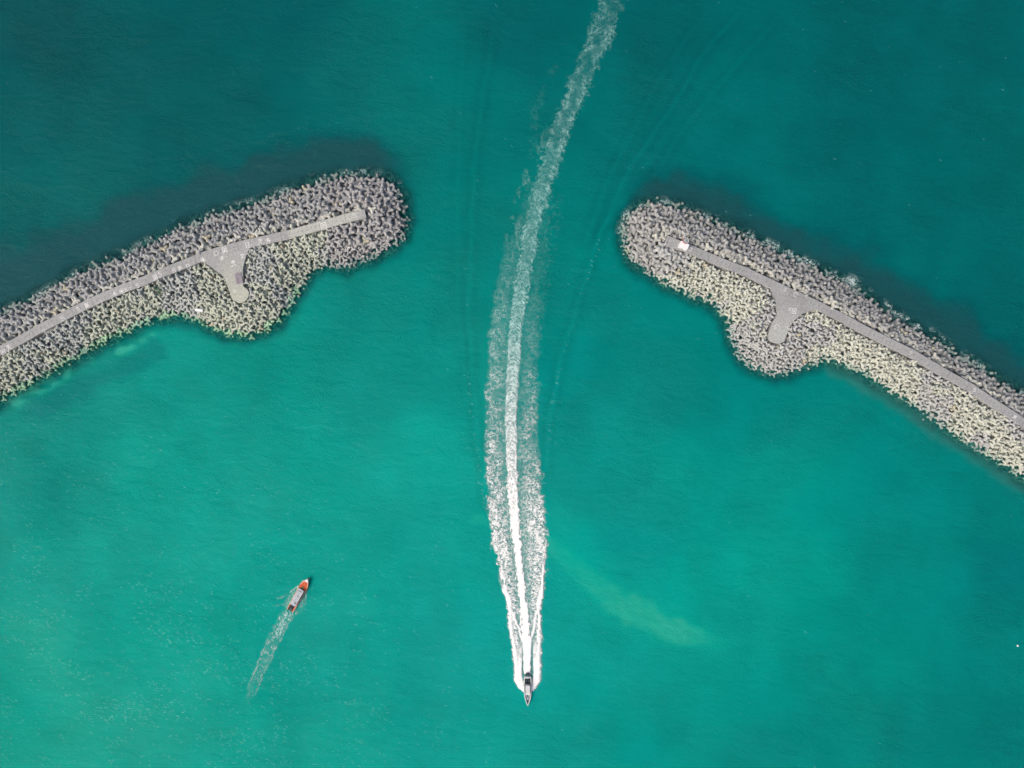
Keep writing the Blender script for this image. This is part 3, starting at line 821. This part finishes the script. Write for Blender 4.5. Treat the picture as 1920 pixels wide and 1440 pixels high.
MARKS_L = [('5',117,597,9,25),('0',82,620,6,25),('big',17,652,11,28),('hui',6,660,9,28),('9',146,580,8,25),('field',163,573,9,24),('one',190,565,8,22),
           ('star',228,546,10,20),('many',215,551,9,22),('wen',236,543,8,20),('5',258,536,8,20),('one',245,541,7,20),('field',291,520,9,22),('5',300,514,8,22),
           ('sun',326,507,8,20),('many',337,503,9,20),('sun',353,500,9,20),('star',381,487,10,18),('ring',405,475,9,18),('field',421,469,11,16),
           ('sun',464,460,9,14),('big',488,453,10,12),('many',503,451,10,12),('wen',455,480,10,10),('big',438,494,11,15),('star',416,484,9,10),
           ('hui',607,424,12,16),('one',600,419,8,16),('5',664,404,7,15),('sun',440,545,6,10)]
MARKS_R = [('c',1474,543,6,-25),('c',1491,552,8,-25),('hui',1489,583,9,-10),('wen',1481,580,6,-10),('arc',1457,612,11,0),('c',1478,614,6,30),('ring',1294,467,7,-25),
           ('one',1707,662,7,-28),('5',1827,731,7,-28),('star',1903,782,8,-30)]
build_breakwater('l', 'left breakwater with a pale concrete walkway and T-shaped landing, running off the left edge', LW, LWALKW, LSPURW, tone_left, MARKS_L, 'left')
build_breakwater('r', 'right breakwater with a grey walkway and T-shaped landing, running off the right edge', RW, RWALKW, RSPURW, tone_right, MARKS_R, 'right')

# ------------------------------------------------------------------ tetrapods
def tetra_unit(nseg=9):
    """one concrete tetrapod of leg length 1: four tapering legs whose roots flare into each other"""
    dirs = [Vector((0, 0, 1))] + [Vector((math.sqrt(8) / 3 * math.cos(a), math.sqrt(8) / 3 * math.sin(a), -1 / 3)) for a in (0, 2 * math.pi / 3, 4 * math.pi / 3)]
    V = []; F = []
    prof = [(.08, .54), (.26, .42), (.55, .335), (.93, .295), (1.0, .235)]
    for d in dirs:
        q = d.to_track_quat('Z', 'Y').to_matrix()
        b = len(V)
        for t, r in prof:
            for k in range(nseg):
                a = 2 * math.pi * k / nseg
                V.append(tuple(q @ Vector((r * math.cos(a), r * math.sin(a), t))))
        V.append(tuple(d * 1.0))
        for i in range(len(prof) - 1):
            for k in range(nseg):
                F.append((b + i * nseg + k, b + i * nseg + (k + 1) % nseg, b + (i + 1) * nseg + (k + 1) % nseg, b + (i + 1) * nseg + k))
        top = b + (len(prof) - 1) * nseg; c = b + len(prof) * nseg
        for k in range(nseg): F.append((top + k, top + (k + 1) % nseg, c, c))
    return np.array(V), F
TV, TF_ = tetra_unit()
TF4 = np.array([f for f in TF_ if f[2] != f[3]]); TF3 = np.array([f[:3] for f in TF_ if f[2] == f[3]])

def rotm(kind, yaw, jit, r):
    """up: one leg up; down: one leg down, three spread on top; bar: two legs on top in line"""
    M = Matrix.Rotation(yaw, 3, 'Z')
    if kind == 'down': M = M @ Matrix.Rotation(math.pi, 3, 'X')
    elif kind == 'bar': M = M @ Matrix.Rotation(math.radians(54.7356), 3, 'Y')
    ax = Vector((r.normal(), r.normal(), r.normal())).normalized()
    return np.array(Matrix.Rotation(r.normal() * jit, 3, ax) @ M)

def lattice(poly, walk, spur, ang, side):
    r = np.random.default_rng(77 + side)
    out = []
    xs = [p[0] for p in poly]; ys = [p[1] for p in poly]
    cx, cy = (min(xs) + max(xs)) / 2, (min(ys) + max(ys)) / 2
    R = max(max(xs) - min(xs), max(ys) - min(ys)) * .75
    tip = walk[-1] if side == 0 else walk[0]
    wx = np.array([p[0] for p in walk]); wy = np.array([p[1] for p in walk])
    e0, e1 = (np.array(walk[-1]), np.array(walk[-2])) if side == 0 else (np.array(walk[0]), np.array(walk[1]))
    pull = tuple(e0 + (e1 - e0) / np.linalg.norm(e1 - e0) * 1.9)
    walkc = (walk[:-1] + [pull]) if side == 0 else ([pull] + walk[1:])
    for layer in (0, 1):
        for big in (True, False):
            a = 3.2 if big else 2.34
            b = a * .88
            n = int(R / b) + 2
            I, J = np.meshgrid(np.arange(-n, n), np.arange(-n, n))
            gx = (I + .5 * (J % 2) + (.5 if layer else 0)) * a; gy = (J + (.33 if layer else 0)) * b
            gx = gx + r.normal(0, .16, gx.shape) * a; gy = gy + r.normal(0, .15, gy.shape) * a
            ca, sa = math.cos(ang), math.sin(ang)
            X = cx + gx * ca - gy * sa; Y = cy + gx * sa + gy * ca
            X = X.ravel(); Y = Y.ravel(); par = ((I + J) % 2).ravel()
            d = sdist(X, Y, poly)
            dtip = np.hypot(X - tip[0], Y - tip[1])
            yw = np.interp(X, wx, wy)
            seaward = Y > yw
            isbig = seaward | (dtip < 15)
            dw, _ = seg_dist(X, Y, walkc)
            dsp = sdist(X, Y, spur)
            L = 2.26 if big else 1.68
            clr = HW + (L * .38 if layer == 0 else -.3)
            ok = (isbig == big) & (d > (-4.0 if layer == 0 else -6.0)) & (dw > clr) & (dsp < -(L * .46 if layer == 0 else -.3))
            ok &= (X > -262) & (X < 262)
            ok &= (r.random(X.shape) < np.where(d < .3, np.where(d < -2, .4, .62), 1.0))
            for x, y, dd, p_, sea in zip(X[ok], Y[ok], d[ok], par[ok], seaward[ok]):
                z = float(surf_z(np.array(dd))) + (.15 if layer == 0 else -1.15) + r.normal(0, .2) + (.4 * p_ if (not big and layer == 0) else 0)
                u = r.random()
                if big:
                    kind = 'down' if u < .62 else ('bar' if u < .80 else 'up')
                    yaw = r.uniform(0, 2 * math.pi); jit = .13
                else:
                    kind = 'bar' if u < .72 else ('up' if u < .93 else 'down')
                    yaw = ang + (math.radians(68) if p_ else math.radians(-12)) + r.normal(0, .16); jit = .12
                    if kind != 'bar': yaw = r.uniform(0, 6.3)
                out.append(dict(x=x, y=y, z=z, d=dd, big=big, layer=layer, kind=kind, L=L * r.uniform(.93, 1.07), M=rotm(kind, yaw, jit, r),
                                sea=sea, side=side, dw=float(seg_dist(np.array([x]), np.array([y]), walk)[0][0]), dtip=math.hypot(x - tip[0], y - tip[1]),
                                ds=-float(sdist(np.array([x]), np.array([y]), spur)[0])))
    return out, r

def tetra_tone(t, r):
    px = t['x'] / M_PX + 960; py = 720 - t['y'] / M_PX
    warm = float(fbm(np.array([px / 70.]), np.array([py / 70.]), 601, 3)[0])
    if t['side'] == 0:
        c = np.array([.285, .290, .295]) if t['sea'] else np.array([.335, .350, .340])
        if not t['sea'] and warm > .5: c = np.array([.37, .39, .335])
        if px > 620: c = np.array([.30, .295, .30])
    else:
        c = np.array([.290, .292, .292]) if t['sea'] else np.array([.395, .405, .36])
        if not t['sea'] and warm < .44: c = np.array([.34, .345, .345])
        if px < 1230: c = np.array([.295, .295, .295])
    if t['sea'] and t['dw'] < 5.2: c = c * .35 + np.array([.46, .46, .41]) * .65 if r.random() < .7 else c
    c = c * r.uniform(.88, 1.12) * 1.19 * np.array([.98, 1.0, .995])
    if r.random() < .012: c = np.array([.43, .41, .32])
    if t['d'] < 2.6 and t['side'] == 0 and not t['sea'] and px < 560: c = c * np.array([.78, 1.12, .88])
    if t['d'] < 1.5: c = c * np.array([.78, .9, .86])
    return c

ALL = []
for side, (poly, walk, spur, ang) in enumerate(((LW, LWALKW, LSPURW, math.radians(24)), (RW, RWALKW, RSPURW, math.radians(-28)))):
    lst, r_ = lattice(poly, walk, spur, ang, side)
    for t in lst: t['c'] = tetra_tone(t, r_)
    ALL += lst
# the 300 largest in view: the big blocks of the upper layer on the two round heads
heads = []
for side in (0, 1):
    c = sorted([t for t in ALL if t['side'] == side and t['big'] and t['layer'] == 0 and t['d'] > -2.2], key=lambda t: t['dtip'])
    heads += c[:150]
hid = set(id(t) for t in heads)

def tetra_label(t):
    side = 'left' if t['side'] == 0 else 'right'
    look = {'down': 'three legs on top', 'up': 'one upright leg', 'bar': 'two legs in line'}[t['kind']]
    tone = 'pale' if t['c'].mean() > .43 else ('dark' if t['c'].mean() < .31 else 'grey')
    if t['d'] < 1.6: place = 'half sunk around the %s breakwater tip'
    elif t['dw'] < 5.4: place = 'beside the %s walkway end'
    elif t['sea']: place = 'seaward slope of the %s breakwater tip'
    else: place = 'harbour slope of the %s breakwater tip'
    return '%s tetrapod, %s, %s' % (tone, look, place % side), 'tetrapods on the head of the %s breakwater' % side

# individual blocks: one mesh per thing, own tone
for t in heads:
    V = (TV * t['L']) @ t['M'].T
    F = [tuple(f) for f in TF4] + [tuple(f) for f in TF3]
    me = new_mesh('tetrapod', V, F, True, np.repeat(t['c'][None], len(V), 0))
    lab, grp = tetra_label(t)
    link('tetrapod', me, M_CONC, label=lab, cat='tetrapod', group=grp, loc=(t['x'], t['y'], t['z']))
# everything past the 300: one object per breakwater
for side, nm in ((0, 'left'), (1, 'right')):
    rest = [t for t in ALL if t['side'] == side and id(t) not in hid]
    nv = len(TV)
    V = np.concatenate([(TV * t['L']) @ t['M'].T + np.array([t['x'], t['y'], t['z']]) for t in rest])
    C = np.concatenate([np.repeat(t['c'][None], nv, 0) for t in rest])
    offs = (np.arange(len(rest)) * nv)[:, None, None]
    me = bpy.data.meshes.new('tetrapod_armour')
    tri = np.concatenate([np.concatenate([TF4[:, [0, 1, 2]], TF4[:, [0, 2, 3]], TF3])])
    F = (tri[None] + offs).reshape(-1, 3)
    me = new_mesh('tetrapod_armour', V, F, True, C)
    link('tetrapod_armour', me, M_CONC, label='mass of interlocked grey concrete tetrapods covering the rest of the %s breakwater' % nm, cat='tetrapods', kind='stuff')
print('tetrapods', len(ALL), 'individual', len(heads))

# ------------------------------------------------------------------ hut and beacon on the right breakwater
def beacon_and_hut():
    x, y = W(1282.5, 460.5, ZW + 2.6)
    a = math.radians(-25)
    h = thing('equipment_hut', (x, y, ZW), a, 'small white flat-roofed hut on the right walkway, beside the round beacon', 'hut')
    MB().box(-2.0, 2.0, -1.3, 1.3, 0, 2.45, .05).build('wall', M_WHITE_D, h)
    MB().box(-2.15, 2.15, -1.45, 1.45, 2.453, 2.62, .04).build('roof', M_WHITE, h)
    MB().box(-.4, .4, -1.335, -1.305, .05, 2.0).build('door', M_PALE, h)
    x, y = W(1285.5, 451.5, ZW + 4.5)
    b = thing('beacon_tower', (x, y, 3.6), 0, 'round red beacon with white-railed gallery beside the white hut', 'beacon')
    MB().lathe([(1.15, 0), (1.15, .9), (.85, 1.0), (.75, 5.6)], 20).build('tower', M_RED, b, True)
    MB().lathe([(.8, 5.55), (1.12, 5.75), (1.15, 5.9), (.5, 5.92)], 24).build('gallery', M_PALE, b)
    mb = MB()
    mb.tube([(1.32 * math.cos(k * math.pi / 12), 1.32 * math.sin(k * math.pi / 12), 6.75) for k in range(-4, 9)], .09, 6)
    for k in range(10): mb.tube([(1.32 * math.cos(k * math.pi / 5), 1.32 * math.sin(k * math.pi / 5), 5.9), (1.32 * math.cos(k * math.pi / 5), 1.32 * math.sin(k * math.pi / 5), 6.75)], .04, 5)
    mb.build('railing', M_WHITE, b)
    MB().tube([(1.32 * math.cos(k * math.pi / 12), 1.32 * math.sin(k * math.pi / 12), 6.75) for k in range(8, 21)], .12, 6).build('red_rail', M_RED, b)
    MB().lathe([(.36, 5.92), (.36, 6.5), (.42, 6.52), (.22, 6.85), (.05, 6.95)], 14).build('lantern', M_PALE, b, True)
    MB().box(-.9, -.2, -.3, .3, 5.93, 6.4, .05).build('equipment_box', M_PALE, b)
beacon_and_hut()

def odd_things():
    # slatted pallet on the left landing
    x, y = W(448, 522, ZW)
    p = thing('slatted_platform', (x, y, ZW), math.radians(12), 'long grey-violet slatted platform on the left landing', 'platform')
    mb = MB()
    for i in range(7): mb.box(-1.55 + i * .45, -1.55 + i * .45 + .36, -2.5, 2.5, .16, .24, .02)
    mb.build('planks', M_PLANK, p)
    mb = MB()
    for yy in (-2.2, 0, 2.2): mb.box(-1.6, 1.55, yy - .09, yy + .09, .0, .158)
    mb.build('bearers', M_TRUNK, p)
    # white board lying on the tetrapods
    x, y = W(374.5, 582, 3.2)
    z = 3.9
    b = thing('white_board', (x, y, z), math.radians(-8), 'long white board lying on the tetrapods near the left inner shore', 'board')
    MB().box(-1.75, 1.75, -.62, .62, 0, .12, .03).build('panel', M_WHITE, b)
    MB().box(-1.75, 1.75, -.70, -.625, -.12, .20).build('frame_edge', M_WHITE_D, b)
    MB().box(-1.9, -1.76, -.9, .7, -.25, .22, .03).build('end_bracket', M_WHITE_D, b)
    # shrubs
    r = random.Random(4)
    for k, (px_, py_, R, lab) in enumerate(((294, 541, .8, 'small green shrub against the left walkway'), (301, 547, 1.25, 'larger green shrub among tetrapods below the left walkway'))):
        x, y = W(px_, py_, 5)
        s = thing('shrub', (x, y, 5.0), 0, lab, 'shrub', 'shrubs below the left walkway')
        mb = MB(); mb.tube([(0, 0, -1.2), (.05, .03, 0), (0, .1, .9)], .07, 5); mb.tube([(.05, .03, 0), (.5, -.2, .8)], .04, 5); mb.tube([(0, .05, .1), (-.5, .2, .8)], .04, 5)
        mb.build('stem', M_TRUNK, s)
        mb = MB()
        for _ in range(260):
            th = r.uniform(0, 6.28); rr = R * math.sqrt(r.random()) * (1 + .4 * math.sin(th * 3 + k)); zz = 1.0 + r.uniform(-.5, .6) * (1 - rr / (R * 1.5))
            c = Vector((rr * math.cos(th), rr * math.sin(th) * .8, zz)); u = Vector((r.gauss(0, 1), r.gauss(0, 1), r.gauss(0, .6))).normalized(); v = u.orthogonal().normalized()
            sz = r.uniform(.09, .17)
            mb.add([c - u * sz, c + v * sz * .5, c + u * sz, c - v * sz * .5], [(0, 1, 2, 3)])
        mb.build('foliage', M_LEAF, s)
    # float
    x, y = W(1909, 1211, .3)
    b = thing('buoy', (x, y, 0), 0, 'tiny white round float alone on the water near the right edge', 'buoy')
    MB().lathe([(.05, -.35), (.3, -.25), (.42, 0), (.42, .12), (.3, .36), (.08, .46)], 16).build('float', M_WHITE, b, True)
    MB().lathe([(.05, .46), (.05, .62)], 8).build('eyelet', M_BLACK, b)
odd_things()

# ------------------------------------------------------------------ boats
def hull_mesh(st, draft, rimw, deckz):
    """st: (x, half beam, sheer z). Returns shell (with rim) and the inner deck outline"""
    V = []; F = []
    for x, hb, sz in st:
        ri = max(hb - rimw, .01)
        V += [(x, -ri, deckz), (x, -ri, sz), (x, -hb, sz), (x, -hb * 1.0, sz - .12), (x, -hb * .84, 0), (x, -hb * .45, -draft * .7), (x, 0, -draft),
              (x, hb * .45, -draft * .7), (x, hb * .84, 0), (x, hb * 1.0, sz - .12), (x, hb, sz), (x, ri, sz), (x, ri, deckz)]
    m = 13
    for i in range(len(st) - 1):
        for k in range(m - 1):
            F.append((i * m + k, (i + 1) * m + k, (i + 1) * m + k + 1, i * m + k + 1))
    F.append(tuple(range(m))); F.append(tuple((len(st) - 1) * m + k for k in range(m - 1, -1, -1)))
    return V, F
def deck_poly(st, rimw, x0, x1, z, inset=.0):
    xs = np.linspace(x0, x1, 14)
    hb = np.interp(xs, [s[0] for s in st], [max(s[1] - rimw - inset, .01) for s in st])
    n = len(xs)
    V = [(x, -h, z) for x, h in zip(xs, hb)] + [(x, h, z) for x, h in zip(xs, hb)]
    F = [(i, i + 1, n + i + 1, n + i) for i in range(n - 1)]
    return V, F

def speedboat():
    bx, by = W(989.4, 1323, 1.2)
    L = 13.4
    b = thing('speedboat', (bx, by + L, .12), math.radians(-90), 'fast white speedboat with dark cockpit at the tip of the long wake', 'boat')
    st = [(0, 1.55, 1.0), (1.5, 1.68, 1.02), (4, 1.78, 1.06), (6.7, 1.78, 1.12), (8.5, 1.62, 1.2), (10, 1.30, 1.28), (11.3, .92, 1.36), (12.4, .52, 1.44), (13.1, .2, 1.5), (13.4, .03, 1.52)]
    V, F = hull_mesh(st, .55, .26, .45)
    MB().add(V, F).build('hull', M_WHITE, b)
    V, F = deck_poly(st, .26, .05, 13.0, .47); MB().add(V, F).build('deck', mat_plain('grey_nonskid_deck', (.16, .21, .23), .8, .2, .2, 1.5), b)
    V, F = deck_poly(st, .26, .3, 3.45, .50, .02); MB().add(V, F).build('cockpit_floor', M_DARK, b)
    MB().box(-.02, .28, -1.5, 1.5, .48, 1.1, .05).build('transom_seat', M_WHITE, b)
    MB().box(.5, .95, -1.0, 1.0, .5, .95, .08).build('bench_seat', M_PALE, b)
    for yy in (-.62, .62): MB().box(1.7, 2.25, yy - .3, yy + .3, .5, 1.25, .08).build('seat', mat_plain('seat_vinyl', (.10, .14, .16), .5, .4, .2), b)
    c = MB().box(2.6, 3.2, -.75, .75, .5, 1.35, .08).build('console', M_BLACK, b)
    mb = MB(); mb.tube([(2.55 + .0, .4 + .2 * math.cos(k * math.pi / 5), 1.25 + .2 * math.sin(k * math.pi / 5)) for k in range(10)], .03, 5, True); mb.build('steering_wheel', M_BLACK, c)
    # hard top with lighter panels
    t = MB().box(3.5, 7.3, -1.08, 1.08, 2.15, 2.26, .06).build('hard_top', M_PALE, b)
    mb = MB()
    for i in range(4): mb.box(3.62, 7.15, -.93 + i * .5, -.93 + i * .5 + .34, 2.262, 2.285)
    mb.build('top_panels', M_WHITE_D, t)
    mb = MB()
    for xx in (3.6, 7.1):
        for yy in (-1.0, 1.0): mb.tube([(xx, yy, .47), (xx, yy * .98, 2.15)], .04, 6)
    mb.build('top_posts', M_WHITE, b)
    MB().add([(7.32, -1.15, 2.1), (7.32, 1.15, 2.1), (8.2, 1.05, 1.25), (8.2, -1.05, 1.25), (7.28, -1.15, 2.04), (7.28, 1.15, 2.04), (8.14, 1.05, 1.2), (8.14, -1.05, 1.2)],
             [(0, 1, 2, 3), (7, 6, 5, 4), (0, 3, 7, 4), (1, 5, 6, 2), (0, 4, 5, 1), (3, 2, 6, 7)]).build('windshield', M_WHITE, b)
    MB().box(8.35, 9.3, -1.05, -.35, .48, .98, .08).build('bow_seat', M_PALE, b)
    MB().box(8.35, 9.3, .35, 1.05, .48, .98, .08).build('bow_seat', M_PALE, b)
    MB().box(9.6, 10.9, -.45, .45, .48, .86, .08).build('sun_pad', M_PALE, b)
    MB().box(11.5, 12.2, -.24, .24, .48, 1.1, .05).build('anchor_locker', M_DARK, b)
    MB().box(-.95, -.03, -1.35, 1.35, .2, .32, .04).build('swim_platform', mat_plain('teal_grey_platform', (.10, .22, .24), .7, .3, .2), b)
    for yy in (-.42, .42):
        e = MB().box(-1.7, -.75, yy - .27, yy + .27, .34, 1.15, .12).build('outboard_motor', M_BLACK, b)
        MB().box(-1.35, -1.1, yy - .06, yy + .06, -.7, .34).build('drive_leg', M_BLACK, e)
speedboat()

def orange_boat():
    sx, sy = W(543.3, 1145.5, .8); bx, by = W(577, 1085.5, 1.8)
    ang = math.atan2(by - sy, bx - sx); L = math.hypot(bx - sx, by - sy)
    b = thing('ferry_boat', (sx, sy, 0), ang, 'orange-decked boat with a long white cabin roof, heading to the upper right', 'boat')
    k = L / 17.0
    st = [(0, 1.60, 1.1), (2, 1.72, 1.1), (5, 1.85, 1.12), (9, 1.98, 1.2), (12, 2.02, 1.35), (13.6, 1.85, 1.5), (15, 1.35, 1.7), (16.2, .68, 1.9), (16.8, .25, 2.0), (17, .04, 2.05)]
    st = [(x * k, h, z) for x, h, z in st]
    V, F = hull_mesh(st, .7, .24, .6)
    MB().add(V, F).build('hull', M_CREAM, b)
    V, F = deck_poly(st, .24, .03, 4.2 * k, .62); MB().add(V, F).build('aft_deck', M_DARK, b)
    mb = MB(); mb.box(.2, 4.0, -1.46, -1.02, .63, 1.0, .05); mb.build('side_bench', M_ORANGE, b)
    mb = MB(); mb.box(.2, 4.0, 1.22, 1.46, .63, .95, .05); mb.build('side_bench', M_ORANGE, b)
    V, F = deck_poly(st, .24, 4.0 * k, 12.0 * k, .64); MB().add(V, F).build('side_deck', M_DARK, b)
    V, F = deck_poly(st, .10, 11.6 * k, 15.6 * k, 1.46); MB().add(V, F).build('foredeck', M_ORANGE, b)
    V, F = deck_poly(st, .02, 15.4 * k, 16.98 * k, 1.86); MB().add([(x, y, z + (x - 15.4) * .1) for x, y, z in V], F).build('bow_cap', M_WHITE_D, b)
    MB().box(12.3, 13.3, -.42, .48, 1.47, 1.75, .08).build('deck_hatch', M_GREEN, b)
    mb = MB(); mb.tube([(15.0, 0, 1.45), (15.0, 0, 2.2)], .12, 8); mb.tube([(15.0, -.3, 2.0), (15.0, .3, 2.0)], .07, 6); mb.build('bollard', M_CREAM, b)
    # cabin and roof
    w = MB().box(3.95, 11.7, -1.28, 1.28, .66, 2.45, .06).build('cabin', M_WHITE_D, b)
    for s in (-1, 1):
        for i in range(5):
            x0 = 4.4 + i * 1.42
            y0, y1 = (1.283, 1.30) if s > 0 else (-1.30, -1.283)
            MB().box(x0, x0 + 1.05, y0, y1, 1.45, 2.1).build('window', M_GLASS, w)
    MB().box(11.703, 11.72, -1.05, 1.05, 1.5, 2.15).build('window', M_GLASS, w, label='wide dark front window')
    rf = MB().box(3.75, 12.1, -1.42, 1.42, 2.453, 2.62, .08).build('roof', mat_plain('scuffed_roof_paint', (.46, .50, .55), .6, .3, .22, .9), b)
    MB().box(11.05, 11.28, -1.0, 1.0, 2.622, 2.68).build('roof_gutter', M_DARK, rf)
    MB().box(8.3, 8.75, -.30, .12, 2.622, 2.86, .04).build('roof_vent', M_DARK, rf)
    MB().box(4.9, 5.5, -.85, -.25, 2.622, 2.8, .05).build('roof_vent', M_DARK, rf)
    mb = MB()
    for yy in (-.55, .5): mb.box(4.2, 10.6, yy - .06, yy + .06, 2.622, 2.70)
    mb.build('roof_rails', M_PALE, rf)
    mb = MB(); r = random.Random(3)
    for _ in range(9):
        x0 = r.uniform(4.1, 9.8); y0 = r.uniform(-1.1, .7)
        mb.box(x0, x0 + r.uniform(.3, .9), y0, y0 + r.uniform(.15, .4), 2.625, 2.66 + r.uniform(0, .1))
    mb.build('roof_gear', M_PALE, rf)
    MB().box(.5, 1.7, -.75, .5, .63, 1.05, .08).build('engine_box', mat_plain('slate_engine_cover', (.06, .085, .09), .7, .3, .2), b)
orange_boat()
